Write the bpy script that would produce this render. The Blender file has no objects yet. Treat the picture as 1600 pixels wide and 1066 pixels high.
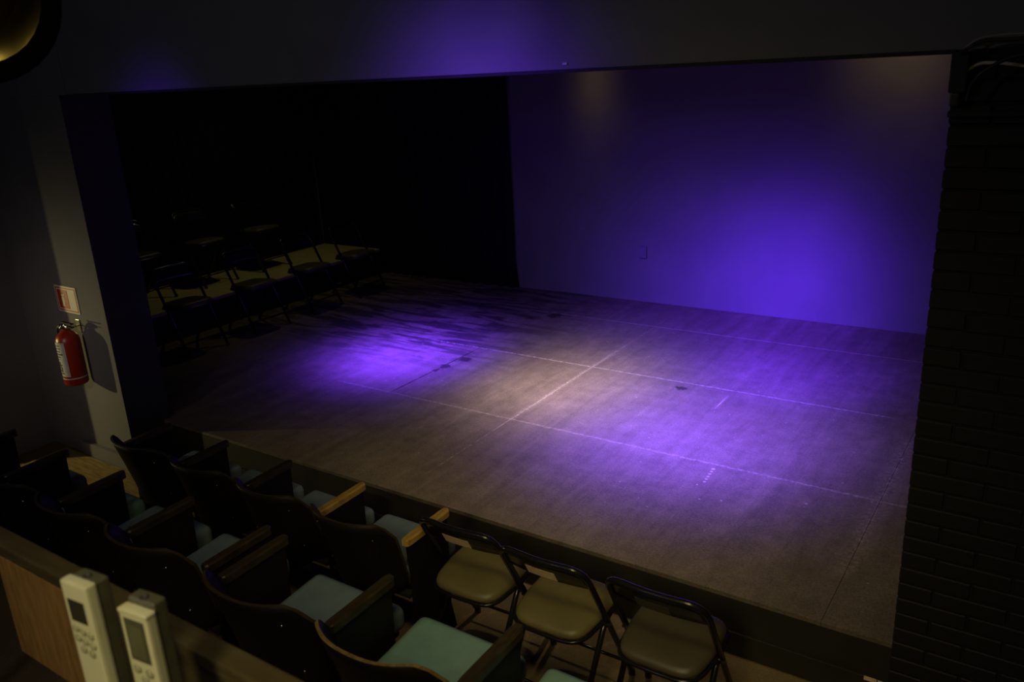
import bpy, bmesh, math, random
from mathutils import Vector, Matrix
random.seed(7)
SC = bpy.context.scene
COL = SC.collection
PI = math.pi

# ------------------------------------------------------------------ camera
CAM_POS = Vector((7.1124, -3.3048, 2.4124))
AX_R = Vector((0.8285, 0.5576, -0.0511))
AX_U = Vector((-0.1335, 0.2854, 0.9490))
AX_F = Vector((-0.5438, 0.7795, -0.3110))
cd = bpy.data.cameras.new('camera')
cam = bpy.data.objects.new('camera', cd)
COL.objects.link(cam)
f_ = AX_F.normalized()
r_ = (AX_R - f_ * AX_R.dot(f_)).normalized()
u_ = r_.cross(f_)
rot = Matrix((r_, u_, -f_)).transposed()
cam.matrix_world = Matrix.Translation(CAM_POS) @ rot.to_4x4()
cd.sensor_width = 36.0
cd.lens = 1302.65 * 36.0 / 1600.0
cd.clip_start = 0.02
cd.clip_end = 60
cd.dof.use_dof = True
cd.dof.focus_distance = 5.2
cd.dof.aperture_fstop = 4.0
SC.camera = cam

# ------------------------------------------------------------------ world, exposure
w = bpy.data.worlds.new('world')
SC.world = w
w.use_nodes = True
bg = w.node_tree.nodes['Background']
bg.inputs[0].default_value = (0.5, 0.55, 0.8, 1)
bg.inputs[1].default_value = 0.0026
vs = SC.view_settings
vs.view_transform = 'Standard'
vs.look = 'None'
vs.exposure = 0.0
vs.gamma = 1.0
vs.use_curve_mapping = False
SC.cycles.max_bounces = 6
SC.cycles.diffuse_bounces = 3
SC.cycles.glossy_bounces = 3
SC.cycles.use_denoising = True
SC.cycles.sample_clamp_indirect = 2.0


def spot(name, loc, aim, power, col, size_deg, sigma=None, rad=0.06):
    """a lantern; sigma (degrees) gives its lens a soft bell-shaped beam"""
    l = bpy.data.lights.new(name, 'SPOT')
    l.energy = power
    l.color = col
    l.spot_size = math.radians(size_deg)
    l.spot_blend = 1.0
    l.shadow_soft_size = rad
    if sigma:
        l.use_nodes = True
        t = l.node_tree
        em = t.nodes['Emission']
        tc = t.nodes.new('ShaderNodeTexCoord')
        sp = t.nodes.new('ShaderNodeSeparateXYZ')
        t.links.new(tc.outputs['Normal'], sp.inputs[0])

        def mt(op, a, b):
            n = t.nodes.new('ShaderNodeMath')
            n.operation = op
            for k, v in ((0, a), (1, b)):
                if hasattr(v, 'links'):
                    t.links.new(v, n.inputs[k])
                else:
                    n.inputs[k].default_value = v
            return n.outputs[0]
        z2 = mt('MULTIPLY', sp.outputs[2], sp.outputs[2])
        tan2 = mt('DIVIDE', mt('SUBTRACT', 1.0, z2), mt('MAXIMUM', z2, 0.001))
        g = mt('POWER', 2.71828, mt('MULTIPLY', tan2, -1.0 / math.tan(math.radians(sigma)) ** 2))
        t.links.new(g, em.inputs['Strength'])
    o = bpy.data.objects.new(name, l)
    COL.objects.link(o)
    o.location = loc
    o.rotation_euler = (Vector(aim) - Vector(loc)).to_track_quat('-Z', 'Y').to_euler()
    return o


def lamp(name, loc, power, col, rad=0.1):
    l = bpy.data.lights.new(name, 'POINT')
    l.energy = power
    l.color = col
    l.shadow_soft_size = rad
    o = bpy.data.objects.new(name, l)
    COL.objects.link(o)
    o.location = loc
    return o


VIOLET = (0.14, 0.036, 1.0)
BLUE = (0.118, 0.022, 1.0)
PURPLE = (0.19, 0.075, 1.0)
WARM = (1.0, 0.80, 0.42)
# stage lanterns on a pipe behind the beam: blue wash on the back wall
spot('blue_lantern', (5.05, 0.5, 2.75), (4.98, 4.46, 0.20), 2500, BLUE, 60, 9.5)
spot('blue_lantern_wide', (4.1, 0.5, 2.75), (4.1, 4.46, -0.3), 1500, BLUE, 100, 12.8)
# violet and purple floor pools
spot('violet_lantern', (2.9, 0.6, 3.0), (2.22, 2.02, 0), 7000, VIOLET, 60, 10.3)
spot('violet_lantern_wide', (3.1, 0.6, 3.0), (2.5, 2.1, 0), 420, VIOLET, 100, 19)
spot('purple_lantern', (5.6, 0.5, 3.1), (5.05, 1.62, 0), 4500, PURPLE, 80, 14.5)
spot('blue_floor_lantern', (5.7, 1.6, 3.1), (5.25, 3.0, 0), 2500, BLUE, 70, 11.5)
spot('open_white_lantern', (4.4, 0.4, 3.0), (3.92, 2.0, 0), 1350, (1.0, 0.80, 0.62), 80, 12)
spot('open_white_wide', (4.8, 0.2, 3.0), (4.7, 1.25, 0), 135, (1.0, 0.80, 0.46), 150, 36)
# added spots standing in for lantern spill on the beam
spot('beam_spill', (4.95, -1.5, 2.5), (4.88, -0.28, 2.10), 100, (0.16, 0.05, 1.0), 120, 22, 0.05)
spot('beam_spill_far', (2.6, -1.5, 2.5), (2.58, -0.28, 2.06), 36, BLUE, 120, 15, 0.05)
# dim working light in the house and the added doorway, with added fills
spot('house_lamp', (6.7, -4.5, 3.1), (5.5, -0.85, 0.0), 185, (1.0, 0.82, 0.34), 90, 21, 0.3)
spot('seat_fill_high', (6.6, -3.0, 4.3), (5.4, -0.95, 0.0), 150, (1.0, 0.82, 0.36), 90, 19, 0.35)  # unseen fill added to brighten the seats from above
spot('pier_fill', (2.6, -3.2, 1.9), (1.05, -0.28, 0.75), 42, (1.0, 0.85, 0.7), 70, 12)  # unseen fill added for the sign, extinguisher and pier
lamp('upper_fill', (4.4, -4.0, 3.2), 16, (0.76, 0.76, 1.0))  # soft fill added to lift the beam and upper pier
spot('doorway_lamp', (-1.0, -1.8, 0.85), (1.25, -0.28, 0.25), 95, (1.0, 0.86, 0.36), 110, 26, 0.03)
# warm lanterns above the stage, catching the back wall; an added fill lights the platform
spot('warm_top_lantern', (2.85, 3.7, 3.3), (2.88, 4.46, 2.1), 16, (1.0, 0.72, 0.16), 80, 10)
spot('warm_top_lantern_far', (5.75, 3.5, 3.2), (5.75, 4.46, 2.4), 18, (1.0, 0.72, 0.16), 90, 20)
spot('platform_fill', (-0.1, 2.9, 3.3), (-0.5, 2.9, 0.3), 14, (1.0, 0.86, 0.30), 100)  # unseen fill added so the platform top shows

# ------------------------------------------------------------------ materials


class NT:
    """small node-tree writer"""

    def __init__(self, name):
        self.m = bpy.data.materials.new(name)
        self.m.use_nodes = True
        self.t = self.m.node_tree
        self.b = self.t.nodes['Principled BSDF']
        self.pos = self.t.nodes.new('ShaderNodeNewGeometry').outputs['Position']

    def link(self, a, b):
        self.t.links.new(a, b)

    def put(self, sock, v):
        if hasattr(v, 'links'):
            self.link(v, sock)
        else:
            sock.default_value = v

    def math(self, op, a, b=0.0, c=0.0, clamp=False):
        n = self.t.nodes.new('ShaderNodeMath')
        n.operation = op
        n.use_clamp = clamp
        self.put(n.inputs[0], a)
        self.put(n.inputs[1], b)
        self.put(n.inputs[2], c)
        return n.outputs[0]

    def obj(self):
        return self.t.nodes.new('ShaderNodeTexCoord').outputs['Object']

    def mapping(self, v, scale=(1, 1, 1), rot=(0, 0, 0), loc=(0, 0, 0)):
        n = self.t.nodes.new('ShaderNodeMapping')
        self.link(v, n.inputs[0])
        n.inputs['Scale'].default_value = scale
        n.inputs['Rotation'].default_value = rot
        n.inputs['Location'].default_value = loc
        return n.outputs[0]

    def noise(self, v, scale, detail=3, rough=0.55, dist=0.0):
        n = self.t.nodes.new('ShaderNodeTexNoise')
        self.link(v, n.inputs['Vector'])
        n.inputs['Scale'].default_value = scale
        n.inputs['Detail'].default_value = detail
        n.inputs['Roughness'].default_value = rough
        n.inputs['Distortion'].default_value = dist
        return n.outputs['Fac']

    def rng(self, v, a, b, c=0.0, d=1.0):
        n = self.t.nodes.new('ShaderNodeMapRange')
        n.clamp = True
        self.put(n.inputs[0], v)
        for i, x in enumerate((a, b, c, d)):
            n.inputs[i + 1].default_value = x
        return n.outputs[0]

    def mix(self, fac, a, b):
        n = self.t.nodes.new('ShaderNodeMix')
        n.data_type = 'RGBA'
        self.put(n.inputs[0], fac)
        self.put(n.inputs[6], a if hasattr(a, 'links') else (*a, 1))
        self.put(n.inputs[7], b if hasattr(b, 'links') else (*b, 1))
        return n.outputs[2]

    def bump(self, h, strength=0.2, dist=0.01):
        n = self.t.nodes.new('ShaderNodeBump')
        self.link(h, n.inputs['Height'])
        n.inputs['Strength'].default_value = strength
        n.inputs['Distance'].default_value = dist
        self.link(n.outputs[0], self.b.inputs['Normal'])

    def out(self, col=None, rough=None, metal=None, spec=None):
        for k, v in (('Base Color', col), ('Roughness', rough), ('Metallic', metal), ('Specular IOR Level', spec)):
            if v is not None:
                self.put(self.b.inputs[k], (*v, 1) if isinstance(v, tuple) else v)
        return self.m


def simple(name, a, b=None, scale=12, rough=0.6, metal=0.0, bump=0.0, bscale=None, stretch=(1, 1, 1), spec=0.5, detail=3):
    n = NT(name)
    v = n.mapping(n.obj(), stretch)
    f = n.noise(v, scale, detail)
    if b is None:
        b = tuple(x * 0.75 for x in a)
    c = n.mix(n.rng(f, 0.3, 0.7), a, b)
    if bump:
        n.bump(n.noise(v, bscale or scale * 6, 4), bump, 0.004)
    return n.out(c, rough, metal, spec)


M = {}
M['plaster'] = simple('grey_plaster', (0.21, 0.20, 0.20), (0.18, 0.17, 0.175), 3, 0.85, bump=0.15, bscale=60)
M['wall_black'] = simple('black_paint_wall', (0.016, 0.015, 0.017), (0.012, 0.012, 0.013), 3, 0.75, bump=0.1, bscale=50)
M['cyc'] = simple('dark_painted_back_wall', (0.17, 0.165, 0.17), (0.145, 0.14, 0.15), 2.2, 0.8, bump=0.2, bscale=24)
M['black_matte'] = simple('black_matte_paint', (0.016, 0.015, 0.015), None, 8, 0.7)
M['fascia'] = simple('black_stage_front', (0.024, 0.022, 0.019), (0.017, 0.016, 0.014), 5, 0.65)
M['brick'] = simple('black_painted_brick', (0.007, 0.0065, 0.006), (0.0045, 0.0042, 0.004), 20, 0.7, bump=0.3, bscale=80)
M['mortar'] = simple('black_painted_mortar', (0.008, 0.0075, 0.007), None, 30, 0.75)
M['drape'] = simple('black_serge_drape', (0.013, 0.012, 0.014), None, 40, 0.95, bump=0.1, spec=0.1)
M['varnish'] = simple('black_varnished_plywood', (0.008, 0.0065, 0.005), (0.012, 0.009, 0.006), 6, 0.5, stretch=(1, 6, 1), spec=0.2)
M['edgewood'] = simple('worn_plywood_edge', (0.32, 0.22, 0.085), (0.12, 0.075, 0.028), 30, 0.4, stretch=(2, 2, 8))
M['edgedark'] = simple('dark_plywood_edge', (0.06, 0.043, 0.02), (0.03, 0.02, 0.009), 30, 0.4, stretch=(2, 2, 8))
M['armdark'] = simple('dark_stained_armrest_wood', (0.045, 0.033, 0.015), (0.02, 0.014, 0.007), 18, 0.35, stretch=(6, 1, 1))
M['armworn'] = simple('worn_bare_armrest_wood', (0.60, 0.39, 0.10), (0.34, 0.20, 0.05), 14, 0.35, stretch=(6, 1, 1))
M['teal'] = simple('teal_vinyl', (0.21, 0.36, 0.35), (0.18, 0.31, 0.30), 14, 0.5, bump=0.1, bscale=120)
M['greyteal'] = simple('grey_blue_vinyl', (0.17, 0.23, 0.27), (0.14, 0.19, 0.22), 14, 0.45, bump=0.1, bscale=120)
M['olive'] = simple('tan_vinyl', (0.17, 0.142, 0.062), (0.14, 0.117, 0.05), 10, 0.45, bump=0.1, bscale=140)
M['olivedark'] = simple('dark_brown_vinyl', (0.085, 0.07, 0.04), (0.07, 0.058, 0.034), 10, 0.45, bump=0.1, bscale=140)
M['tube'] = simple('black_enamel_tube', (0.012, 0.012, 0.013), None, 20, 0.22)
M['label'] = simple('paper_label', (0.85, 0.66, 0.46), (0.66, 0.48, 0.31), 40, 0.6)
M['labeldark'] = simple('grey_paper_label', (0.075, 0.062, 0.045), (0.06, 0.05, 0.036), 40, 0.6)
M['steel'] = simple('bright_steel', (0.6, 0.58, 0.5), None, 30, 0.25, 1.0)
M['red'] = simple('red_enamel', (0.42, 0.03, 0.012), (0.34, 0.022, 0.01), 10, 0.35)
M['signwhite'] = simple('sign_white', (0.75, 0.68, 0.55), (0.66, 0.58, 0.46), 18, 0.5)
M['signred'] = simple('sign_red', (0.52, 0.055, 0.015), None, 18, 0.5)
M['ink'] = simple('black_ink', (0.03, 0.028, 0.035), None, 18, 0.6)
M['cream'] = simple('cream_painted_board', (0.52, 0.47, 0.26), (0.42, 0.37, 0.2), 6, 0.6)
M['plank'] = simple('yellow_plywood', (0.50, 0.36, 0.13), (0.22, 0.14, 0.045), 8, 0.55, stretch=(1.0, 9, 1), detail=5)
M['panelwood'] = simple('brown_plywood_panel', (0.26, 0.15, 0.05), (0.15, 0.08, 0.026), 9, 0.6, stretch=(7, 1, 1.2), detail=5)
M['railwood'] = simple('dark_rail_wood', (0.06, 0.048, 0.024), (0.04, 0.03, 0.015), 9, 0.5, stretch=(1, 7, 7))
M['silver'] = simple('silver_plastic', (0.50, 0.50, 0.42), (0.46, 0.46, 0.38), 20, 0.35)
M['screen'] = simple('dark_lcd', (0.03, 0.03, 0.025), None, 10, 0.2)
M['screen2'] = simple('grey_lcd', (0.10, 0.10, 0.065), None, 10, 0.25)
M['button'] = simple('grey_button', (0.28, 0.28, 0.22), None, 30, 0.4)
M['recdark'] = simple('dark_grey_plastic', (0.07, 0.07, 0.05), None, 20, 0.45)
M['cablewhite'] = simple('white_cable', (0.80, 0.70, 0.58), None, 20, 0.5)
M['cablegrey'] = simple('grey_cable', (0.38, 0.33, 0.30), None, 20, 0.4)
M['cableblack'] = simple('black_cable', (0.02, 0.02, 0.02), None, 20, 0.4)
M['lantern'] = simple('lantern_black', (0.004, 0.004, 0.004), None, 20, 0.85, spec=0.1)
M['reflector'] = simple('gold_reflector', (0.75, 0.62, 0.22), (0.55, 0.45, 0.15), 6, 0.32, 1.0)
M['gel'] = simple('yellow_green_gel_frame', (0.22, 0.20, 0.07), (0.16, 0.14, 0.05), 6, 0.6)
M['white'] = simple('white_plastic', (0.7, 0.68, 0.62), None, 10, 0.5)

# stage floor: dark painted sheets with worn seams, mop smears, stains
n = NT('painted_stage_sheets')
P = n.pos
sx = n.t.nodes.new('ShaderNodeSeparateXYZ')
n.link(P, sx.inputs[0])
X, Y = sx.outputs[0], sx.outputs[1]
fine = n.noise(P, 90, 4, 0.7)
mid = n.noise(P, 9, 4, 0.6)
big = n.noise(P, 1.3, 3, 0.5)
smear = n.noise(n.mapping(P, (7.0, 0.8, 1), (0, 0, math.radians(-24))), 1.1, 5, 0.62, 0.5)
smear2 = n.noise(n.mapping(P, (1.4, 8.0, 1), (0, 0, math.radians(14))), 1.0, 4, 0.6, 0.9)
base = n.mix(n.rng(smear, 0.3, 0.7), (0.122, 0.100, 0.080), (0.184, 0.150, 0.122))
base = n.mix(n.rng(big, 0.35, 0.7, 0.0, 0.45), base, (0.10, 0.075, 0.058))
# sweeping damp smears near the upstage left part
s2 = n.math('MULTIPLY', n.rng(smear2, 0.46, 0.56), n.math('MULTIPLY', n.rng(X, 3.5, 2.4), n.rng(Y, 1.55, 2.35)))
base = n.mix(n.math('MULTIPLY', s2, 0.88), base, (0.03, 0.025, 0.025))
grain = n.math('MULTIPLY', n.rng(fine, 0.25, 0.75, 0.5, 1.5), n.rng(n.noise(P, 7, 6, 0.8), 0.3, 0.7, 0.72, 1.28))
gm = n.t.nodes.new('ShaderNodeVectorMath')
gm.operation = 'SCALE'
n.link(base, gm.inputs[0])
n.link(grain, gm.inputs['Scale'])
base = gm.outputs[0]


def seam(axis, c, wdt, lo=None, hi=None, other=None, thr=(0.40, 0.62), sc=16):
    d = n.math('ABSOLUTE', n.math('SUBTRACT', axis, c))
    k = n.rng(d, wdt, wdt * 0.15)
    k = n.math('MULTIPLY', k, n.rng(n.noise(n.mapping(P, (1, 1, 1), (0, 0, 0), (c, c * 2, 0)), sc, 5, 0.75), thr[0], thr[1]))
    if lo is not None:
        k = n.math('MULTIPLY', k, n.math('MULTIPLY', n.rng(other, lo, lo + 0.12), n.rng(other, hi, hi - 0.12)))
    return k


wear = n.math('MULTIPLY', seam(Y, 1.235, 0.017, 2.1, 6.9, X, (0.42, 0.66), 34), 0.75)
for a in (seam(Y, 2.455, 0.015, 2.15, 6.3, X, (0.42, 0.62), 30), n.math('MULTIPLY', seam(Y, 3.70, 0.012, 2.3, 7.2, X, (0.40, 0.62), 20), 0.8),
          n.math('MULTIPLY', seam(X, 3.90, 0.032, 1.2, 3.0, Y, (0.46, 0.68), 44), 0.9), n.math('MULTIPLY', seam(X, 3.90, 0.010, 1.0, 3.2, Y, (0.36, 0.58), 18), 0.7),
          n.math('MULTIPLY', seam(X, 3.90, 0.010, 0.2, 4.3, Y, (0.45, 0.65), 20), 0.6),
          n.math('MULTIPLY', seam(X, 6.40, 0.085, 0.35, 2.2, Y, (0.44, 0.66), 44), 0.5),
          n.math('MULTIPLY', seam(X, 6.40, 0.014, 0.6, 2.0, Y, (0.50, 0.6), 20), 0.9),
          seam(X, 5.115, 0.009, 2.04, 2.36, Y, (0.34, 0.55), 40)):
    wear = n.math('MAXIMUM', wear, a)
speck = n.rng(n.noise(P, 26, 1, 0.5), 0.765, 0.80)
wear = n.math('MAXIMUM', wear, n.math('MULTIPLY', speck, 0.8))
base = n.mix(n.math('MULTIPLY', wear, 0.75, clamp=True), base, (0.52, 0.44, 0.38))


def blot(cx, cy, r, ay=1.0):
    dx = n.math('SUBTRACT', X, cx)
    dy = n.math('MULTIPLY', n.math('SUBTRACT', Y, cy), ay)
    d = n.math('SQRT', n.math('ADD', n.math('MULTIPLY', dx, dx), n.math('MULTIPLY', dy, dy)))
    d = n.math('ADD', d, n.math('MULTIPLY', n.math('SUBTRACT', n.noise(P, 22, 3, 0.7), 0.5), 0.16))
    return n.rng(d, r, r * 0.6)




def dot(cx, cy, r):
    dx = n.math('SUBTRACT', X, cx)
    dy = n.math('SUBTRACT', Y, cy)
    return n.rng(n.math('ADD', n.math('MULTIPLY', dx, dx), n.math('MULTIPLY', dy, dy)), r * r, r * r * 0.4)


dots = dot(5.45, 1.17, 0.014)
for k in range(5):
    dots = n.math('MAXIMUM', dots, dot(5.452 + 0.003 * k, 1.135 - 0.036 * k, 0.011))
base = n.mix(n.math('MULTIPLY', dots, 0.6), base, (0.55, 0.47, 0.42))
st = blot(2.80, 2.14, 0.075)
for a in (blot(2.76, 1.92, 0.06), blot(2.74, 1.80, 0.03), blot(4.74, 2.33, 0.055, 1.3), blot(2.83, 3.62, 0.09, 0.9), blot(2.65, 3.45, 0.05),
          seam(X, 2.735, 0.012, 1.2, 2.4, Y, (0.36, 0.5))):
    st = n.math('MAXIMUM', st, a)
base = n.mix(n.math('MULTIPLY', st, 0.85), base, (0.022, 0.018, 0.018))
n.bump(mid, 0.12, 0.004)
M['stage'] = n.out(base, n.rng(smear, 0.3, 0.7, 0.62, 0.42), None, 0.35)

# house floor: speckled, patchy worn floor
n = NT('speckled_house_floor')
f1 = n.noise(n.pos, 140, 3, 0.8)
f2 = n.noise(n.pos, 2.6, 4, 0.6)
f3 = n.noise(n.pos, 9, 4, 0.7)
c = n.mix(n.rng(f2, 0.35, 0.65), (0.15, 0.105, 0.055), (0.21, 0.155, 0.085))
c = n.mix(n.rng(f1, 0.35, 0.7), c, (0.10, 0.075, 0.04))
c = n.mix(n.rng(f3, 0.58, 0.72, 0, 0.5), c, (0.27, 0.19, 0.13))
n.bump(f1, 0.3, 0.004)
M['house'] = n.out(c, 0.85, None, 0.25)

# ------------------------------------------------------------------ mesh helpers


def B():
    return bmesh.new()


def xf(bm, verts, mat):
    bmesh.ops.transform(bm, matrix=mat, verts=verts)


def box(bm, a, b, bev=0.0, mat=None, seg=2):
    a, b = Vector(a), Vector(b)
    r = bmesh.ops.create_cube(bm, size=1.0)
    vs_ = r['verts']
    m = Matrix.Translation((a + b) / 2) @ Matrix.Diagonal((*(b - a), 1))
    xf(bm, vs_, m)
    if bev > 0:
        es = list({e for v in vs_ for e in v.link_edges})
        q = bmesh.ops.bevel(bm, geom=es, offset=bev, segments=seg, affect='EDGES', profile=0.7)
        vs_ = list({v for f in q['faces'] for v in f.verts} | {v for v in vs_ if v.is_valid})
    if mat is not None:
        xf(bm, vs_, mat)
    return vs_


def tube(bm, pts, r, n=10, caps=True, smooth_path=True):
    pts = [Vector(p) for p in pts]
    rs = r if isinstance(r, (list, tuple)) else [r] * len(pts)
    rings = []
    up = None
    for i, p in enumerate(pts):
        if i == 0:
            t = pts[1] - p
        elif i == len(pts) - 1:
            t = p - pts[-2]
        else:
            t = (pts[i + 1] - p).normalized() + (p - pts[i - 1]).normalized()
        t.normalize()
        if up is None:
            up = Vector((0, 0, 1)) if abs(t.z) < 0.9 else Vector((1, 0, 0))
        x = t.cross(up).normalized()
        up = x.cross(t).normalized()
        rings.append([bm.verts.new(p + (x * math.cos(2 * PI * k / n) + up * math.sin(2 * PI * k / n)) * rs[i]) for k in range(n)])
    for a, b in zip(rings, rings[1:]):
        for k in range(n):
            f = bm.faces.new((a[k], a[(k + 1) % n], b[(k + 1) % n], b[k]))
            f.smooth = True
    if caps:
        bm.faces.new(rings[0][::-1])
        bm.faces.new(rings[-1])


def arc_path(pts, rad, seg=5):
    """round the inner corners of a polyline"""
    pts = [Vector(p) for p in pts]
    out = [pts[0]]
    for a, b, c in zip(pts, pts[1:], pts[2:]):
        d1 = (a - b).normalized()
        d2 = (c - b).normalized()
        r = min(rad, (a - b).length * 0.45, (c - b).length * 0.45)
        p, q = b + d1 * r, b + d2 * r
        for i in range(seg + 1):
            t = i / seg
            out.append(p * (1 - t) ** 2 + b * 2 * t * (1 - t) + q * t * t)
    out.append(pts[-1])
    return out


def lathe(bm, prof, n=20, c=(0, 0, 0), mat=None):
    c = Vector(c)
    rings = []
    allv = []
    for r, z in prof:
        ring = [bm.verts.new(c + Vector((r * math.cos(2 * PI * k / n), r * math.sin(2 * PI * k / n), z))) for k in range(n)]
        rings.append(ring)
        allv += ring
    for a, b in zip(rings, rings[1:]):
        for k in range(n):
            f = bm.faces.new((a[k], a[(k + 1) % n], b[(k + 1) % n], b[k]))
            f.smooth = True
    bm.faces.new(rings[0][::-1])
    bm.faces.new(rings[-1])
    if mat is not None:
        xf(bm, allv, mat)
    return allv


def ob(name, bm, mats, parent=None):
    me = bpy.data.meshes.new(name)
    bmesh.ops.recalc_face_normals(bm, faces=bm.faces)
    bm.to_mesh(me)
    bm.free()
    for m in (mats if isinstance(mats, (list, tuple)) else [mats]):
        me.materials.append(m)
    o = bpy.data.objects.new(name, me)
    COL.objects.link(o)
    if parent is not None:
        o.parent = parent
    return o


def tag(o, label=None, cat=None, group=None, kind=None):
    for k, v in (('label', label), ('category', cat), ('group', group), ('kind', kind)):
        if v:
            o[k] = v
    return o


def thing(name, label, cat, loc=(0, 0, 0), rz=0.0, group=None, kind=None):
    o = bpy.data.objects.new(name, None)
    o.empty_display_size = 0.1
    COL.objects.link(o)
    o.location = loc
    o.rotation_euler = (0, 0, rz)
    return tag(o, label, cat, group, kind)


def dup(root, loc, rz=0.0, label=None, group=None):
    r = root.copy()
    COL.objects.link(r)
    r.location = loc
    r.rotation_euler = (0, 0, rz)
    if label:
        r['label'] = label
    if group:
        r['group'] = group
    for ch in list(root.children):
        c2 = ch.copy()
        COL.objects.link(c2)
        c2.parent = r
        for g in ch.children:
            d = g.copy()
            COL.objects.link(d)
            d.parent = c2
    return r


def child(o, name):
    return [c for c in o.children if c.name.split('.')[0] == name]


HF = -0.32      # house floor level below the stage
RB = -0.02      # second row riser level
YB = 4.457      # stage back wall
PY0, PY1 = -0.28, 0.06   # proscenium wall
XL, XR, ZT = 1.535, 6.73, 2.395

# ------------------------------------------------------------------ structure
bm = B()
box(bm, (-2.2, -4.6, HF - 0.12), (8.2, 0.02, HF))
tag(ob('floor', bm, M['house']), 'speckled brown auditorium floor below the stage', 'floor', kind='structure')

# raised tier under the second row
bm = B()
box(bm, (1.4, -2.45, HF), (8.0, -1.22, RB), 0.006)
tag(ob('floor_tier', bm, M['house']), 'raised floor tier under the second row of seats', 'floor', kind='structure')

# stage: body + sheets
stage = thing('floor_stage', 'low stage floor of worn dark sheets with pale seams', 'floor', kind='structure')
bm = B()
box(bm, (-1.3, 0.012, HF), (7.6, YB, -0.022))
ob('stage_body', bm, M['fascia'], stage)
bm = B()
box(bm, (XL - 0.02, -0.003, -0.20), (XR + 0.3, 0.010, -0.025))
ob('stage_front_board', bm, M['fascia'], stage)
bm = B()
box(bm, (XL - 0.02, -0.018, HF), (XR + 0.3, 0.012, -0.195), 0.003)
ob('stage_front_trim', bm, M['fascia'], stage)
rows = [(0.0, 1.235), (1.235, 2.455), (2.455, 3.70), (3.70, YB)]
cuts = [[-1.3, 1.46, 3.90, 6.40, 7.6], [-1.3, 0.3, 2.735, 3.90, 6.40, 7.6], [-1.3, 1.46, 3.90, 6.40, 7.6], [-1.3, 1.46, 3.90, 6.40, 7.6]]
for (y0, y1), cx in zip(rows, cuts):
    for x0, x1 in zip(cx, cx[1:]):
        bm = B()
        g = 0.0008
        dz = random.uniform(-0.0012, 0.0006)
        box(bm, (x0 + g, y0 + (g if y0 > 0 else 0), -0.024), (x1 - g, y1 - g, dz), 0.0008, seg=1)
        ob('floor_panel', bm, M['stage'], stage)

# back wall, side walls, stage ceiling
bm = B()
box(bm, (-1.6, YB, HF), (7.7, YB + 0.15, 3.7))
tag(ob('wall_back', bm, M['cyc']), 'plain stage back wall washed with blue light', 'wall', kind='structure')
bm = B()
box(bm, (-1.6, PY1, HF), (-1.32, YB, 3.7))
tag(ob('wall_stage_left', bm, M['wall_black']), 'black side wall behind the seating platform', 'wall', kind='structure')
bm = B()
box(bm, (7.6, PY1, HF), (7.75, YB, 3.7))
tag(ob('wall_stage_right', bm, M['wall_black']), 'black side wall at the near end of the stage', 'wall', kind='structure')
bm = B()
box(bm, (-1.6, PY1, 3.6), (7.75, YB, 3.75))
tag(ob('ceiling', bm, M['wall_black']), 'black ceiling over the stage', 'ceiling', kind='structure')

# proscenium: left pier with its reveal, beam
bm = B()
box(bm, (-2.0, PY0, HF), (XL, PY1, ZT), 0.004)
box(bm, (-2.0, PY0, ZT), (1.62, PY1, 4.6))
pier = ob('wall_front', bm, [M['plaster'], M['wall_black']])
for p in pier.data.polygons:      # the reveal and the back of the pier are painted black
    if p.normal.x > 0.9 and p.center.z < ZT or p.normal.y > 0.9:
        p.material_index = 1
tag(pier, 'grey plastered pier at the left of the stage opening', 'wall', kind='structure')
bm = B()
box(bm, (1.60, PY0 + 0.006, ZT), (8.2, PY1, 4.6))
beam = ob('trim_1', bm, [M['plaster'], M['wall_black']])
for p in beam.data.polygons:
    if p.normal.z < -0.9 or p.normal.y > 0.9:
        p.material_index = 1
tag(beam, 'grey plastered beam over the stage opening', 'beam', kind='structure')
bm = B()
box(bm, (XL - 0.003, PY0 + 0.002, ZT - 0.012), (XR, PY1 - 0.002, ZT + 0.002))
tag(ob('trim_2', bm, M['black_matte']), 'black strip along the underside of the beam', 'trim', kind='structure')
bm = B()
box(bm, (5.322, PY0 - 0.004, ZT + 0.018), (5.342, PY0 + 0.008, ZT + 0.027), 0.002)
ob('hook', bm, M['white'], beam)

# plinth block at the foot of the pier
bm = B()
box(bm, (0.86, PY0 - 0.035, HF), (XL + 0.01, PY0 + 0.01, -0.195), 0.006)
tag(ob('baseboard_front', bm, M['plaster']), 'grey plinth at the foot of the left pier', 'baseboard', kind='structure')

# side wall of the house; its end and doorway are added to shade the pier
bm = B()
box(bm, (-0.05, -0.78, HF), (0.36, PY0, 4.6))
box(bm, (-0.05, -2.4, 2.3), (0.36, -0.78, 4.6))
box(bm, (-0.05, -4.6, HF), (0.36, -2.4, 4.6))
tag(ob('wall_left', bm, M['plaster']), 'dark house side wall beside the added doorway at left', 'wall', kind='structure')

bm = B()
box(bm, (-2.2, -4.6, HF), (-2.0, PY0, 4.6))
tag(ob('wall_corridor', bm, M['plaster']), 'grey wall of the side passage beyond the added doorway', 'wall', kind='structure')

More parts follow.
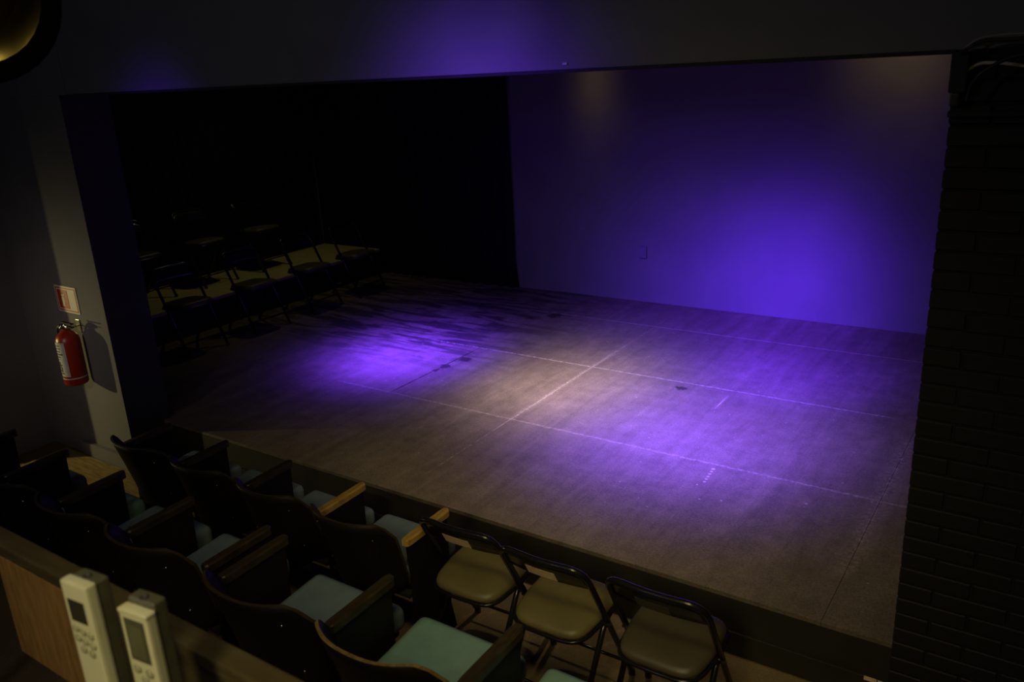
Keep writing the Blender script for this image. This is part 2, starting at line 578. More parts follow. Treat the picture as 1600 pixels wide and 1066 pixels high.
# right pier of black painted brick
brickwall = thing('wall_right', 'black painted brick pier at the right of the stage', 'wall', kind='structure')
bm = B()
box(bm, (XR + 0.004, PY0 + 0.006, HF), (8.2, PY1, ZT))
ob('mortar_bed', bm, M['mortar'], brickwall)
bmesh_b = B()
box(bmesh_b, (0, 0, 0), (0.236, 0.05, 0.0600), 0.004, seg=1)
proto_me = bpy.data.meshes.new('brick')
bmesh_b.to_mesh(proto_me)
bmesh_b.free()
proto_me.materials.append(M['brick'])
half_b = B()
box(half_b, (0, 0, 0), (0.116, 0.05, 0.0600), 0.004, seg=1)
half_me = bpy.data.meshes.new('brick_half')
half_b.to_mesh(half_me)
half_b.free()
half_me.materials.append(M['brick'])
CH = 0.0672
nc = int((ZT - HF) / CH)
for r in range(nc):
    z = HF + r * CH + 0.005
    x = XR
    first = True
    while x < 7.75:
        half = first and r % 2 == 1
        o = bpy.data.objects.new('brick', half_me if half else proto_me)
        COL.objects.link(o)
        o.parent = brickwall
        o.location = (x, PY0 - random.uniform(0.0, 0.006), z)
        x += 0.122 if half else 0.242
        first = False
bm = B()
box(bm, (XR - 0.003, PY0 - 0.03, 2.195), (7.75, PY0 + 0.01, 2.213), 0.004)
ob('ledge', bm, M['brick'], brickwall)

# ------------------------------------------------------------------ drapes


def drape(name, p0, p1, z0, z1, label, amp=0.024, fold=0.16, flare=0.0):
    p0, p1 = Vector(p0), Vector(p1)
    d = (p1 - p0)
    L = d.length
    d.normalize()
    nrm = Vector((-d.y, d.x, 0))
    bm = B()
    N = int(L / 0.02)
    rng = [random.uniform(0.7, 1.3) for _ in range(int(L / fold) + 3)]
    cols = []
    ph = 0.0
    for i in range(N + 1):
        s = L * i / N
        ph += (L / N) / (fold * rng[int(s / fold)]) * 2 * PI
        colv = []
        for z in (z1, z1 - 0.6, (z0 + z1) / 2, z0 + 0.3, z0):
            k = 1.0 - 0.5 * (z - z0) / (z1 - z0)
            off = amp * k * math.sin(ph)
            fl = flare * max(0, 1 - (z - z0) / 0.3) if s > L - 0.1 else 0
            q = p0 + d * (s + fl * (1 if s > L / 2 else -1)) + nrm * off
            colv.append(bm.verts.new((q.x, q.y, z)))
        cols.append(colv)
    for a, b in zip(cols, cols[1:]):
        for k in range(4):
            f = bm.faces.new((a[k], b[k], b[k + 1], a[k + 1]))
            f.smooth = True
    root = thing(name, label, 'curtain', (0, 0, 0))
    o = ob('cloth', bm, M['drape'], root)
    m = o.modifiers.new('solid', 'SOLIDIFY')
    m.thickness = 0.006
    b2 = B()
    tube(b2, [p0 + Vector((0, 0, z1 + 0.03)), p1 + Vector((0, 0, z1 + 0.03))], 0.02, 10)
    ob('rail', b2, M['black_matte'], root)
    return root


drape('stage_curtain', (-1.252, YB - 0.06, 0), (1.84, YB - 0.06, 0), 0.006, 3.5, 'black drape hung along the left part of the stage back wall', flare=0.03)
drape('stage_curtain', (-1.288, 0.2, 0), (-1.288, YB - 0.095, 0), 0.006, 3.5, 'black drape hung along the stage side wall behind the cream platform')

# ------------------------------------------------------------------ seating platform on stage
plat = thing('seating_platform', 'low platform with a cream top along the dark side of the stage', 'platform', (0, 0, 0))
bm = B()
box(bm, (-1.17, 0.62, 0.285), (-0.18, 4.335, 0.32), 0.006)
ob('top_board', bm, M['cream'], plat)
bm = B()
box(bm, (-0.225, 0.64, 0.002), (-0.20, 4.325, 0.284))
ob('riser_board', bm, M['black_matte'], plat)
for y_ in (0.635, 2.45, 4.30):
    bm = B()
    box(bm, (-1.16, y_, 0.002), (-0.226, y_ + 0.022, 0.284))
    ob('end_board', bm, M['black_matte'], plat)

# ------------------------------------------------------------------ folding chairs


def make_folding_chair(name, label, seatmat, labmat):
    t = thing(name, label, 'chair')
    W = 0.215
    # the U-shaped front frame: front foot, up past the seat to the top rail, and down again
    top_y, top_z = -0.185, 0.775
    ft_y = 0.225
    bm = B()
    path = arc_path([(-W, ft_y, 0.012), (-W + 0.003, top_y, top_z + 0.012), (0.0, top_y - 0.022, top_z + 0.012), (W - 0.003, top_y, top_z + 0.012), (W, ft_y, 0.012)], 0.085, 7)
    tube(bm, path, 0.0138, 10)
    ob('front_frame', bm, M['tube'], t)
    for s in (-1, 1):
        bm = B()
        x = s * (W - 0.024)
        tube(bm, arc_path([(x, 0.135, 0.445), (x, 0.02, 0.425), (x, -0.235, 0.012)], 0.08, 5), 0.0135, 10)
        ob('rear_leg', bm, M['tube'], t)
        bm = B()
        lathe(bm, [(0.0, 0), (0.016, 0), (0.017, 0.02), (0.013, 0.03), (0, 0.03)], 10, (s * W, ft_y, 0))
        ob('foot_cap', bm, M['cableblack'], t)
        bm = B()
        lathe(bm, [(0.0, 0), (0.016, 0), (0.017, 0.02), (0.013, 0.03), (0, 0.03)], 10, (x, -0.235, 0))
        ob('foot_cap', bm, M['cableblack'], t)
        bm = B()
        lathe(bm, [(0, -0.016), (0.009, -0.016), (0.009, 0.016), (0, 0.016)], 10, (0, 0, 0),
              Matrix.Translation((s * (W - 0.004), -0.003, 0.428)) @ Matrix.Rotation(PI / 2, 4, 'Y'))
        ob('pivot_bolt', bm, M['steel'], t)
    bm = B()
    tube(bm, [(-W + 0.024, -0.175, 0.115), (W - 0.024, -0.175, 0.115)], 0.008, 8)
    ob('crossbar', bm, M['tube'], t)
    bm = B()
    tube(bm, [(-W, 0.165, 0.115), (W, 0.165, 0.115)], 0.008, 8)
    ob('crossbar', bm, M['tube'], t)
    # curved back panel
    bm = B()
    N = 14
    grid = []
    for i in range(N + 1):
        u = -1 + 2 * i / N
        x = u * (W - 0.006)
        bow = -0.022 * (1 - u * u)
        rowv = []
        au = abs(u)
        zt_ = 0.787 - 0.062 * max(0.0, (au - 0.52) / 0.48) ** 2.3
        for q in range(4):
            z = zt_ + (0.668 - zt_) * q / 3
            yy = top_y + (0.787 - z) * 0.53
            rowv.append((bm.verts.new((x, yy + bow, z)), bm.verts.new((x, yy + bow + 0.006, z))))
        grid.append(rowv)
    for a, b in zip(grid, grid[1:]):
        for k in range(3):
            bm.faces.new((a[k][0], b[k][0], b[k + 1][0], a[k + 1][0]))
            bm.faces.new((a[k][1], a[k + 1][1], b[k + 1][1], b[k][1]))
        bm.faces.new((a[0][0], a[0][1], b[0][1], b[0][0]))
        bm.faces.new((a[3][0], b[3][0], b[3][1], a[3][1]))
    for g in (grid[0], grid[-1]):
        for k in range(3):
            bm.faces.new((g[k][0], g[k + 1][0], g[k + 1][1], g[k][1]))
    for f in bm.faces:
        f.smooth = True
    back = ob('back_panel', bm, M['tube'], t)
    # paper label stuck on the rear of the panel
    if labmat:
        bm = B()
        pts = []
        for i in range(5):
            u = -0.42 + 0.70 * i / 4
            bow = -0.022 * (1 - u * u)
            pts.append((u * (W - 0.006), bow))
        top = [bm.verts.new((x, top_y + (0.787 - 0.724) * 0.53 + b - 0.0022, 0.724)) for x, b in pts]
        bot = [bm.verts.new((x, top_y + (0.787 - 0.672) * 0.53 + b - 0.0022, 0.672)) for x, b in pts]
        for i in range(4):
            bm.faces.new((top[i], top[i + 1], bot[i + 1], bot[i]))
        l = ob('label', bm, labmat, back)
        m = l.modifiers.new('solid', 'SOLIDIFY')
        m.thickness = 0.0015
        m.offset = 1
    # padded seat on a metal pan
    bm = B()

    def outline(s, zz, bmx):
        pts = []
        for k in range(32):
            a = 2 * PI * k / 32
            ca, sa = math.cos(a), math.sin(a)
            x = 0.192 * s * math.copysign(abs(ca) ** 0.42, ca)
            y = 0.188 * s * math.copysign(abs(sa) ** 0.42, sa)
            x *= 1.0 - 0.10 * (-(y) / 0.19 if y < 0 else 0)
            z = zz + 0.014 * (y / 0.19)
            pts.append(bmx.verts.new((x, y - 0.0 + 0.0, z)))
        return pts
    rings = [outline(0.955, 0.434, bm), outline(1.0, 0.440, bm), outline(1.01, 0.452, bm), outline(0.985, 0.466, bm), outline(0.90, 0.477, bm), outline(0.6, 0.482, bm), outline(0.25, 0.481, bm)]
    for a, b in zip(rings, rings[1:]):
        for k in range(32):
            bm.faces.new((a[k], a[(k + 1) % 32], b[(k + 1) % 32], b[k])).smooth = True
    bm.faces.new(rings[0][::-1])
    bm.faces.new(rings[-1])
    seat = ob('seat', bm, seatmat, t)
    bm = B()
    rr = outline(1.025, 0.431, bm)
    loop = [v.co.copy() for v in rr]
    for v in rr:
        bm.verts.remove(v)
    tube(bm, loop + [loop[0]], 0.009, 8, caps=False)
    ob('seat_rim', bm, M['tube'], seat)
    return t


GR = 'folding chairs in front of the stage'
fc1 = make_folding_chair('folding_chair', 'black folding chair with tan seat beside the end of the theatre seats', M['olive'], M['label'])
fc3 = make_folding_chair('folding_chair', 'black folding chair with dark brown seat and dull grey label, nearest the brick pier', M['olivedark'], M['labeldark'])
fcs = make_folding_chair('folding_chair', 'dark folding chair on stage', M['olivedark'], None)
fc1.location = (4.970, -0.585, HF)
fc1['group'] = GR
fc2 = dup(fc1, (5.442, -0.608, HF), 0.0, 'black folding chair with tan seat, middle of the three before the stage', GR)
fc3.location = (5.945, -0.585, HF)
fc3['group'] = GR
fc1.rotation_euler[2] = 0.03
GS = 'folding chairs on the dark side of the stage'
spots = [(0.20, 1.25, 0, 'first stage chair from the left pier, on the floor before the cream platform'),
         (0.22, 2.02, 0, 'second stage chair from the left pier, on the floor before the cream platform'),
         (0.20, 2.80, 0, 'third stage chair from the left pier, on the floor before the cream platform'),
         (0.20, 3.52, 0, 'last stage chair on the floor, at the far end of the cream platform'),
         (-0.82, 1.45, 0.32, 'folding chair standing on the cream platform, first from the left pier'),
         (-0.82, 2.24, 0.32, 'folding chair standing on the cream platform, second from the left pier'),
         (-0.82, 3.02, 0.32, 'folding chair standing on the cream platform, third from the left pier')]
for i, (x, y, z, lb) in enumerate(spots):
    rz = -PI / 2 + random.uniform(-0.06, 0.06)
    if i == 0:
        fcs.location = (x, y, z)
        fcs.rotation_euler = (0, 0, rz)
        tag(fcs, lb, None, GS)
    else:
        dup(fcs, (x, y, z), rz, lb, GS)

# ------------------------------------------------------------------ theatre seats
PW = 0.565


def arm_mesh():
    bm = B()
    prof = [(-0.225, 0.014), (-0.215, 0.021), (-0.19, 0.0235), (0.0, 0.0235), (0.07, 0.0235), (0.092, 0.020), (0.10, 0.012)]
    rings = []
    for y, hw in prof:
        zt = 0.672 + 0.02 * (y + 0.22)
        ring = []
        for sx_, sz_ in ((-1, -0.034), (1, -0.034), (1.0, -0.006), (0.72, 0.0), (-0.72, 0.0), (-1.0, -0.006)):
            ring.append(bm.verts.new((hw * sx_, y, zt + sz_)))
        rings.append(ring)
    for a, b in zip(rings, rings[1:]):
        for k in range(6):
            bm.faces.new((a[k], a[(k + 1) % 6], b[(k + 1) % 6], b[k]))
    bm.faces.new(rings[0][::-1])
    bm.faces.new(rings[-1])
    return bm


def panel_mesh():
    bm = B()
    prof = [(0.080, 0.642), (0.072, 0.42), (0.06, 0.16), (0.09, 0.0), (-0.24, 0.0), (-0.20, 0.14), (-0.19, 0.42), (-0.205, 0.64)]
    t = 0.013
    a = [bm.verts.new((-t, y, z)) for y, z in prof]
    b = [bm.verts.new((t, y, z)) for y, z in prof]
    bm.faces.new(a)
    bm.faces.new(b[::-1])
    k = len(prof)
    for i in range(k):
        bm.faces.new((a[i], b[i], b[(i + 1) % k], a[(i + 1) % k]))
    return bm


def back_mesh():
    bm = B()
    NU, NV = 20, 9
    hw = 0.258
    front, rear = [], []
    for i in range(NU + 1):
        u = -1 + 2 * i / NU
        zt = 0.785 - 0.10 * max(0, (abs(u) - 0.74) / 0.26) ** 2.2
        zb = 0.335 + 0.06 * max(0, (abs(u) - 0.6) / 0.4) ** 2
        fr, rr = [], []
        for j in range(NV + 1):
            v = j / NV
            z = zb + (zt - zb) * v
            y = -0.278 - 0.118 * (max(z - 0.335, 0) / 0.45) ** 1.15 + 0.118 * abs(u) ** 2.5
            x = u * hw * (0.95 + 0.05 * v)
            fr.append(bm.verts.new((x, y + 0.007, z)))
            rr.append(bm.verts.new((x, y - 0.007, z)))
        front.append(fr)
        rear.append(rr)
    for g, flip in ((front, False), (rear, True)):
        for a, b in zip(g, g[1:]):
            for j in range(NV):
                q = (a[j], a[j + 1], b[j + 1], b[j])
                bm.faces.new(q[::-1] if flip else q).smooth = True
    for i in range(NU):
        f = bm.faces.new((front[i][NV], rear[i][NV], rear[i + 1][NV], front[i + 1][NV]))
        f.material_index = 1
        bm.faces.new((front[i][0], front[i + 1][0], rear[i + 1][0], rear[i][0]))
    for i in (0, NU):
        for j in range(NV):
            f = bm.faces.new((front[i][j], front[i][j + 1], rear[i][j + 1], rear[i][j]))
            f.material_index = 1
    return bm


def cushion_mesh():
    bm = B()
    vs_ = box(bm, (-0.232, -0.165, 0.355), (0.232, 0.205, 0.452), 0.042, seg=4)
    for f in bm.faces:
        f.smooth = True
    for v in bm.verts:
        if v.co.z > 0.42:
            v.co.z += 0.012 * (1 - (v.co.x / 0.24) ** 2)
        v.co.x *= 0.99 + 0.06 * (v.co.y / 0.2)
        v.co.z += 0.03 * v.co.y
    return bm


def bolt(bm, x, y, z, ax='Y'):
    lathe(bm, [(0, -0.004), (0.0055, -0.004), (0.005, 0.001), (0.003, 0.004), (0, 0.004)], 8, (0, 0, 0),
          Matrix.Translation((x, y, z)) @ Matrix.Rotation(PI / 2, 4, 'X'))


def make_seat(label, cushmat, armmat, right_arm=False, rarm=None, loc=(0, 0, 0), group=None, edge='edgedark'):
    t = thing('theatre_seat', label, 'theatre seat', loc, 0, group)
    back = ob('backrest', back_mesh(), [M['varnish'], M[edge]], t)
    for s in (-1, 1):
        for z in (0.69, 0.46):
            bm = B()
            u = 0.72
            y = -0.278 - 0.118 * ((z - 0.335) / 0.45) ** 1.15 + 0.118 * u ** 2.5
            bolt(bm, s * u * 0.252, y - 0.009, z)
            ob('bolt', bm, M['steel'], back)
    cu = ob('seat_cushion', cushion_mesh(), cushmat, t)
    bm = B()
    box(bm, (-0.215, -0.16, 0.325), (0.215, 0.185, 0.356), 0.008)
    ob('seat_pan', bm, M['varnish'], cu)
    bm = B()
    box(bm, (-0.258, -0.20, 0.325), (0.258, -0.16, 0.345))
    ob('hinge_bar', bm, M['black_matte'], t)
    sides = [(-PW / 2, armmat)] + ([(right_arm, rarm or armmat)] if right_arm else [])
    for x, am in sides:
        p = ob('side_panel', panel_mesh(), M['varnish'], t)
        p.location.x = x
        a = ob('armrest', arm_mesh(), am, t)
        a.location.x = x
    return t


GA, GB = 'front row of theatre seats', 'second row of theatre seats'
XA, YA = 2.73, -0.600
make_seat('front row theatre seat at the far left end, beside the pier plinth', M['greyteal'], M['armdark'], loc=(XA, YA, HF), group=GA)
make_seat('front row theatre seat, second from the pier, with dark armrests', M['greyteal'], M['armdark'], loc=(XA + PW, YA, HF), group=GA)
make_seat('front row theatre seat, third from the pier, left of the yellow armrests', M['greyteal'], M['armdark'], loc=(XA + 2 * PW, YA, HF), group=GA)
make_seat('front row theatre seat between two worn yellow armrests, next to the tan folding chair', M['greyteal'], M['armworn'], PW / 2, M['armworn'], loc=(XA + 3 * PW, YA, HF), group=GA)
XB, YBR = 5.465, -1.50
PB = 0.57
make_seat('second row theatre seat at the frame edge, only a teal cushion corner showing', M['teal'], M['armdark'], PB / 2, loc=(XB + PB, YBR, RB), group=GB)
make_seat('second row theatre seat with bright teal cushion and pale worn back edge', M['teal'], M['armdark'], loc=(XB, YBR, RB), group=GB, edge='edgewood')
make_seat('second row theatre seat with grey teal cushion, left of the bright teal one', M['greyteal'], M['armdark'], loc=(XB - PB - 0.002, YBR, RB), group=GB)
for k, (xl, lab, cm) in enumerate((
        (3.975, 'second row theatre seat with its own right armrest at the doubled armrests', 'greyteal'),
        (3.440, 'second row theatre seat, second left of the doubled armrests', 'greyteal'),
        (2.935, 'second row theatre seat with teal cushion before the yellow plank step', 'teal'),
        (2.400, 'second row theatre seat furthest left, at the added doorway', 'greyteal'))):
    o = make_seat(lab, M[cm], M['armdark'], PW / 2 - 0.01 if k == 0 else False, None, (xl + (0.263 if k < 2 else 0.247), YBR + 0.015, RB), GB)
    o.scale = (0.925 if k < 2 else 0.87, 1.0, 1.0)

# yellow plank step by the plinth
st_ = thing('plank_step', 'yellow plywood step lying on the floor before the plinth', 'step', (0, 0, HF))
bm = B()
box(bm, (0.62, -0.78, 0.0), (1.95, -0.325, 0.022), 0.003)
ob('board', bm, M['plank'], st_)
bm = B()
box(bm, (0.62, -1.16, 0.0), (1.95, -0.786, 0.022), 0.003)
ob('board', bm, M['plank'], st_)

# ------------------------------------------------------------------ sign and extinguisher
sg = thing('fire_extinguisher_sign', 'red and white fire extinguisher sign fixed on the grey pier', 'sign', (0.925, PY0, 0.872))
SW, SH = 0.285, 0.20
bm = B()
box(bm, (0, -0.006, 0), (SW, 0, SH), 0.001)
ob('plate', bm, M['signwhite'], sg)
bm = B()
o1 = [(0.012, 0.012), (SW - 0.012, 0.012), (SW - 0.012, SH - 0.012), (0.012, SH - 0.012)]
o2 = [(0.020, 0.020), (SW - 0.020, 0.020), (SW - 0.020, SH - 0.020), (0.020, SH - 0.020)]
for y_ in (-0.0078,):
    va = [bm.verts.new((x, y_, z)) for x, z in o1]
    vb = [bm.verts.new((x, y_, z)) for x, z in o2]
    vc = [bm.verts.new((x, -0.006, z)) for x, z in o1]
    vd = [bm.verts.new((x, -0.006, z)) for x, z in o2]
    for i in range(4):
        j = (i + 1) % 4
        bm.faces.new((va[i], va[j], vb[j], vb[i]))
        bm.faces.new((va[i], vc[i], vc[j], va[j]))
        bm.faces.new((vb[i], vb[j], vd[j], vd[i]))
ob('border', bm, M['signred'], sg)
bm = B()
box(bm, (0.032, -0.0078, 0.030), (0.165, -0.006, SH - 0.030))
rp = ob('red_panel', bm, M['signred'], sg)
bm = B()
box(bm, (0.082, -0.0092, 0.045), (0.112, -0.0078, 0.115), 0.0006)
box(bm, (0.090, -0.0092, 0.115), (0.104, -0.0078, 0.128))
box(bm, (0.080, -0.0092, 0.128), (0.124, -0.0078, 0.136))
box(bm, (0.117, -0.0092, 0.085), (0.123, -0.0078, 0.128))
ob('pictogram', bm, M['signwhite'], rp)

ex = thing('fire_extinguisher', 'red fire extinguisher with white label hanging below its sign', 'fire extinguisher', (1.15, PY0 - 0.105, 0.37))
R = 0.082
bm = B()
lathe(bm, [(0, 0), (R - 0.006, 0), (R, 0.012), (R, 0.33), (R - 0.008, 0.362), (R - 0.028, 0.388), (0.03, 0.402), (0.022, 0.412), (0, 0.412)], 28)
ob('cylinder', bm, M['red'], ex)


def wrap(bm, a0, a1, z0, z1, rad, seg=12):
    t_ = [bm.verts.new((rad * math.cos(a0 + (a1 - a0) * i / seg), rad * math.sin(a0 + (a1 - a0) * i / seg), z1)) for i in range(seg + 1)]
    b_ = [bm.verts.new((rad * math.cos(a0 + (a1 - a0) * i / seg), rad * math.sin(a0 + (a1 - a0) * i / seg), z0)) for i in range(seg + 1)]
    for i in range(seg):
        bm.faces.new((t_[i], t_[i + 1], b_[i + 1], b_[i])).smooth = True


d2 = math.radians
bm = B()
wrap(bm, d2(-128), d2(-48), 0.075, 0.335, R + 0.0012)
lb = ob('paper_label', bm, M['white'], ex)
bm = B()
for k in range(11):
    z = 0.315 - k * 0.021
    a0 = random.uniform(-120, -104)
    wrap(bm, d2(a0), d2(a0 + random.uniform(18, 48)), z - random.uniform(0.004, 0.010), z, R + 0.0020, 5)
wrap(bm, d2(-110), d2(-92), 0.15, 0.19, R + 0.0020, 4)
wrap(bm, d2(-98), d2(-86), 0.11, 0.15, R + 0.0020, 4)
ob('printed_text', bm, M['ink'], lb)['kind'] = 'stuff'
bm = B()
wrap(bm, d2(-180), d2(180), 0.052, 0.062, R + 0.0012, 28)
ob('band', bm, M['white'], ex)
bm = B()
lathe(bm, [(0, 0.408), (0.02, 0.408), (0.02, 0.452), (0.013, 0.46), (0, 0.46)], 12)
box(bm, (-0.02, -0.016, 0.425), (0.055, 0.016, 0.447), 0.004)
ob('valve', bm, M['steel'], ex)
bm = B()
box(bm, (-0.02, -0.012, 0.462), (0.115, 0.012, 0.470), 0.002, mat=None)
ob('lever', bm, M['black_matte'], ex)
bm = B()
box(bm, (0.056, -0.012, 0.436), (0.110, 0.012, 0.442), 0.002)
ob('carry_handle', bm, M['black_matte'], ex)
bm = B()
lathe(bm, [(0, -0.012), (0.02, -0.012), (0.02, 0.006), (0, 0.006)], 14, (0, 0, 0), Matrix.Translation((-0.012, -0.026, 0.437)) @ Matrix.Rotation(PI / 2, 4, 'X'))
ob('gauge', bm, M['steel'], ex)
bm = B()
tube(bm, arc_path([(-0.018, 0.0, 0.437), (-0.06, -0.01, 0.437), (-0.095, -0.01, 0.40), (-0.092, -0.005, 0.26)], 0.05, 5), 0.009, 8)
ob('hose', bm, M['cableblack'], ex)
bm = B()
box(bm, (-0.02, 0.0, 0.415), (0.02, 0.1045, 0.423), 0.002)
ob('bracket_arm', bm, M['steel'], ex)
bm = B()
box(bm, (-0.025, 0.098, 0.36), (0.025, 0.1045, 0.46), 0.002)
ob('wall_bracket', bm, M['steel'], ex)

# ------------------------------------------------------------------ socket plate on back wall, tape
sk = thing('wall_socket', 'small painted socket box on the blue back wall', 'socket', (3.42, YB, 0.53))
bm = B()
box(bm, (-0.04, -0.022, -0.062), (0.04, 0, 0.062), 0.006)
ob('box', bm, M['cyc'], sk)
bm = B()
box(bm, (-0.028, -0.026, -0.045), (0.028, -0.020, 0.045), 0.003)
ob('cover', bm, M['cyc'], sk)
tp = thing('tape_strip', 'short pale tape strips stuck on the trim below the stage front, near the brick pier', 'tape', (0, 0, 0))
bm = B()
box(bm, (6.60, -0.0195, -0.212), (6.652, -0.0175, -0.192))
ob('strip', bm, M['label'], tp)
bm = B()
box(bm, (6.656, -0.0195, -0.210), (6.712, -0.0175, -0.193))
ob('strip', bm, M['cablewhite'], tp)

# ------------------------------------------------------------------ parapet and recorders in the foreground
pp = thing('parapet', 'dark wooden parapet with a brown board, in front of the last row', 'parapet', (0, 0, 0))
RY = -2.60
ZP = 1.425
bm = B()
box(bm, (3.6, RY, ZP - 0.03), (7.4, RY + 0.05, ZP), 0.006)
ob('top_rail', bm, M['railwood'], pp)
bm = B()
box(bm, (5.105, RY + 0.002, ZP - 0.31), (5.60, RY + 0.016, ZP - 0.034), 0.003)
ob('board', bm, M['panelwood'], pp)
bm = B()
box(bm, (5.605, RY + 0.004, ZP - 0.31), (7.4, RY + 0.018, ZP - 0.034), 0.003)
ob('board', bm, M['railwood'], pp)
for x in (3.7, 4.3, 6.8, 7.3):
    bm = B()
    box(bm, (x - 0.02, RY + 0.02, HF + 0.002), (x + 0.02, RY + 0.048, ZP - 0.032))
    ob('post', bm, M['railwood'], pp)
sh = thing('shelf', 'dark shelf behind the parapet carrying the recorders, below the frame', 'shelf', (0, 0, 0))
bm = B()
box(bm, (5.72, RY - 0.36, 1.10), (6.25, RY - 0.012, 1.118), 0.003)
ob('shelf_board', bm, M['railwood'], sh)
for x in (5.74, 6.20):
    bm = B()
    box(bm, (x, RY - 0.34, HF + 0.001), (x + 0.03, RY - 0.31, 1.099))
    ob('leg', bm, M['railwood'], sh)
    bm = B()
    box(bm, (x, RY - 0.05, HF + 0.001), (x + 0.03, RY - 0.02, 1.099))
    ob('leg', bm, M['railwood'], sh)


def recorder(loc, rz, label, kind):
    W_, T_, H_ = 0.066, 0.036, 0.215
    t = thing('audio_recorder', label, 'recorder', loc, rz, 'audio recorders on the shelf behind the parapet')
    # origin at bottom-left-front corner; front face toward -Y
    bm = B()
    box(bm, (0, 0, 0.0), (W_, T_ * 0.55, H_ - (0.012 if kind else 0.0)), 0.005)
    ob('front_shell', bm, M['silver'], t)
    bm = B()
    box(bm, (0.002, T_ * 0.5, 0.0), (W_ - 0.002, T_ * 1.25, H_ - 0.002), 0.008, seg=3)
    ob('rear_shell', bm, M['recdark'], t)
    bm = B()
    lathe(bm, [(0, 0), (0.0075, 0), (0.0075, 0.0015), (0.0045, 0.002), (0.0045, 0.0008), (0, 0.0008)], 14, (W_ * 0.52, T_ * 0.72, H_ - 0.0015))
    ob('jack_socket', bm, M['ink'], t)
    if kind == 0:
        bm = B()
        box(bm, (0.010, -0.0008, H_ - 0.074), (W_ - 0.015, 0.003, H_ - 0.032), 0.0006)
        ob('screen', bm, M['screen'], t)
        bx = [(x_, 0.215 - z_) for x_, z_ in ((0.016, 0.088), (0.033, 0.091), (0.051, 0.094), (0.016, 0.107), (0.033, 0.110), (0.051, 0.113), (0.024, 0.128), (0.044, 0.131))]
        for (x, z) in bx:
            bm = B()
            lathe(bm, [(0, 0), (0.0075, 0), (0.0075, 0.002), (0.006, 0.003), (0, 0.003)], 14, (0, 0, 0), Matrix.Translation((x, 0.0003, z)) @ Matrix.Rotation(PI / 2, 4, 'X'))
            ob('button', bm, M['button'], t)
    else:
        bm = B()
        box(bm, (-0.0005, -0.001, H_ - 0.020), (W_ + 0.0005, T_ * 0.5, H_ - 0.013), 0.002)
        ob('bezel', bm, M['silver'], t)
        bm = B()
        box(bm, (0.010, -0.0008, H_ - 0.108), (W_ - 0.010, 0.003, H_ - 0.027), 0.0006)
        s = ob('screen', bm, M['recdark'], t)
        bm = B()
        box(bm, (0.016, -0.0014, H_ - 0.100), (W_ - 0.016, 0.0, H_ - 0.040), 0.0003)
        ob('display', bm, M['screen2'], s)
        for (x, z) in ((0.018, 0.090), (0.046, 0.088), (0.032, 0.070)):
            bm = B()
            lathe(bm, [(0, 0), (0.009, 0), (0.009, 0.002), (0.007, 0.003), (0, 0.003)], 14, (0, 0, 0), Matrix.Translation((x, 0.0003, z)) @ Matrix.Rotation(PI / 2, 4, 'X'))
            ob('button', bm, M['button'], t)
    # little stand down to the ledge
    h = loc[2] - 1.119
    bm = B()
    lathe(bm, [(0, -h), (0.03, -h), (0.03, -h + 0.006), (0.008, -h + 0.012), (0.006, -0.002), (0.012, 0.001), (0, 0.001)], 14, (W_ / 2, T_ * 0.6, 0))
    ob('stand', bm, M['recdark'], t)
    return t


recorder((5.822, -2.772, 1.664 - 0.215), 0.10, 'silver audio recorder with round buttons, left of the pair, before the brown board', 0)
recorder((5.912, -2.735, 1.632 - 0.215), 0.12, 'silver audio recorder with a large grey screen, right of the pair', 1)

# ------------------------------------------------------------------ lantern hanging at the top left
lt = thing('stage_lantern', 'black stage lantern with gold reflector hanging at the upper left', 'lantern', (0, 0, 0))
base_c = Vector((4.807, -2.245, 2.663))
axis = (Vector((5.95, -2.62, 2.30)) - base_c).normalized()
mt = Matrix.Translation(base_c) @ axis.to_track_quat('Z', 'Y').to_matrix().to_4x4()
bm = B()
Rl = 0.185
prof_o = [(0.06, -0.20), (0.13, -0.18), (Rl, -0.08), (Rl, 0.11), (Rl + 0.012, 0.115), (Rl + 0.012, 0.13), (Rl - 0.022, 0.13), (Rl - 0.022, 0.10), (Rl - 0.012, -0.06), (0.12, -0.16), (0.05, -0.175)]
lathe(bm, prof_o, 36, (0, 0, 0), mt)
ob('housing', bm, M['lantern'], lt)
bm = B()
prof_r = [(0.03, -0.14), (0.08, -0.12), (0.135, -0.06), (0.158, 0.0), (0.162, 0.09), (0.158, 0.09), (0.13, -0.05), (0.07, -0.112), (0.02, -0.13)]
lathe(bm, prof_r, 32, (0, 0, 0), mt)
ob('reflector', bm, M['reflector'], lt)
bm = B()
lathe(bm, [(0, -0.11), (0.02, -0.11), (0.022, -0.05), (0.012, -0.02), (0, -0.018)], 14, (0, 0, 0), mt)
ob('bulb', bm, M['white'], lt)
bm = B()
side = axis.cross(Vector((0, 0, 1))).normalized()
topc = base_c + Vector((0, 0, 0.30))
tube(bm, arc_path([base_c + side * 0.2, topc + side * 0.2, topc - side * 0.2, base_c - side * 0.2], 0.05, 5), 0.01, 8)
ob('yoke', bm, M['black_matte'], lt)
bm = B()
tube(bm, [topc, topc + Vector((0, 0, 1.2))], 0.012, 8)
ob('drop_rod', bm, M['black_matte'], lt)
bm = B()
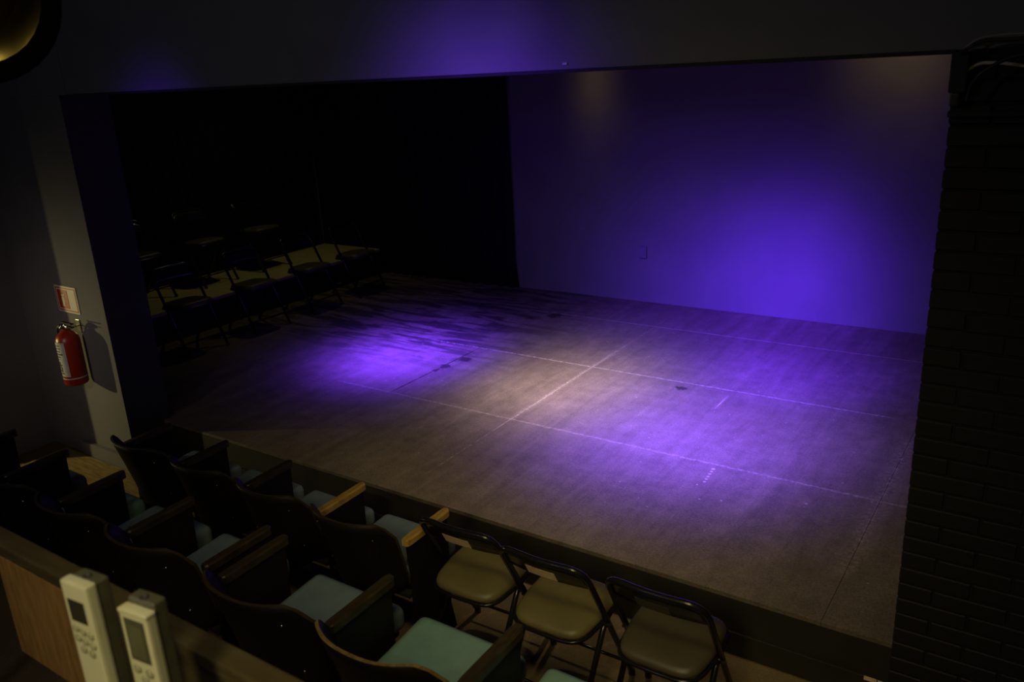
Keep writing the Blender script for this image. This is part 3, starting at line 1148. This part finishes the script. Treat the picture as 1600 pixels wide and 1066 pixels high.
tube(bm, [topc + Vector((-1.5, 0, 1.2)), topc + Vector((1.5, 0, 1.2))], 0.024, 10)
ob('hanging_pipe', bm, M['black_matte'], lt)

# ------------------------------------------------------------------ cables at the top right
YC = PY0 - 0.02


def cable(pts, r, m, label):
    bm = B()
    tube(bm, arc_path(pts, 0.06, 6), r, 8)
    root = ob('cable', bm, m)
    return tag(root, label, 'cable', 'cables over the brick pier')


cable([(6.765, YC - 0.012, 2.33), (6.80, YC - 0.014, 2.355), (6.86, YC - 0.016, 2.352), (6.95, YC - 0.014, 2.335), (7.7, YC - 0.014, 2.33)], 0.0052, M['cablewhite'], 'thick off-white cable, lowest of the bundle over the brick pier')
cable([(6.755, YC - 0.03, 2.395), (6.79, YC - 0.034, 2.425), (6.85, YC - 0.036, 2.432), (7.7, YC - 0.034, 2.43)], 0.004, M['cablegrey'], 'thin grey cable, topmost of the bundle over the brick pier')
cable([(6.752, YC - 0.025, 2.375), (6.785, YC - 0.03, 2.405), (6.84, YC - 0.03, 2.412), (7.7, YC - 0.03, 2.405)], 0.004, M['cablegrey'], 'thin grey cable just under the topmost of the bundle')
cable([(6.75, YC - 0.055, 2.385), (6.80, YC - 0.058, 2.418), (6.9, YC - 0.058, 2.418), (7.7, YC - 0.058, 2.40)], 0.006, M['cableblack'], 'black cable running between the two thin grey cables')
cable([(6.782, YC - 0.05, 2.25), (6.79, YC - 0.07, 2.29), (6.81, YC - 0.075, 2.325), (6.88, YC - 0.075, 2.37), (7.0, YC - 0.075, 2.38), (7.7, YC - 0.075, 2.37)], 0.006, M['cableblack'], 'black cable curling down round the clamp beside the beam end')
bx_ = thing('cable_clamp', 'black cable clamp box at the corner of beam and brick pier', 'clamp', (6.752, YC - 0.001, 2.345))
bm = B()
box(bm, (-0.026, -0.042, -0.075), (0.022, 0.006, 0.045), 0.006)
ob('body', bm, M['black_matte'], bx_)
bm = B()
box(bm, (-0.02, -0.036, -0.115), (0.006, -0.006, -0.076), 0.006)
ob('plug', bm, M['cableblack'], bx_)
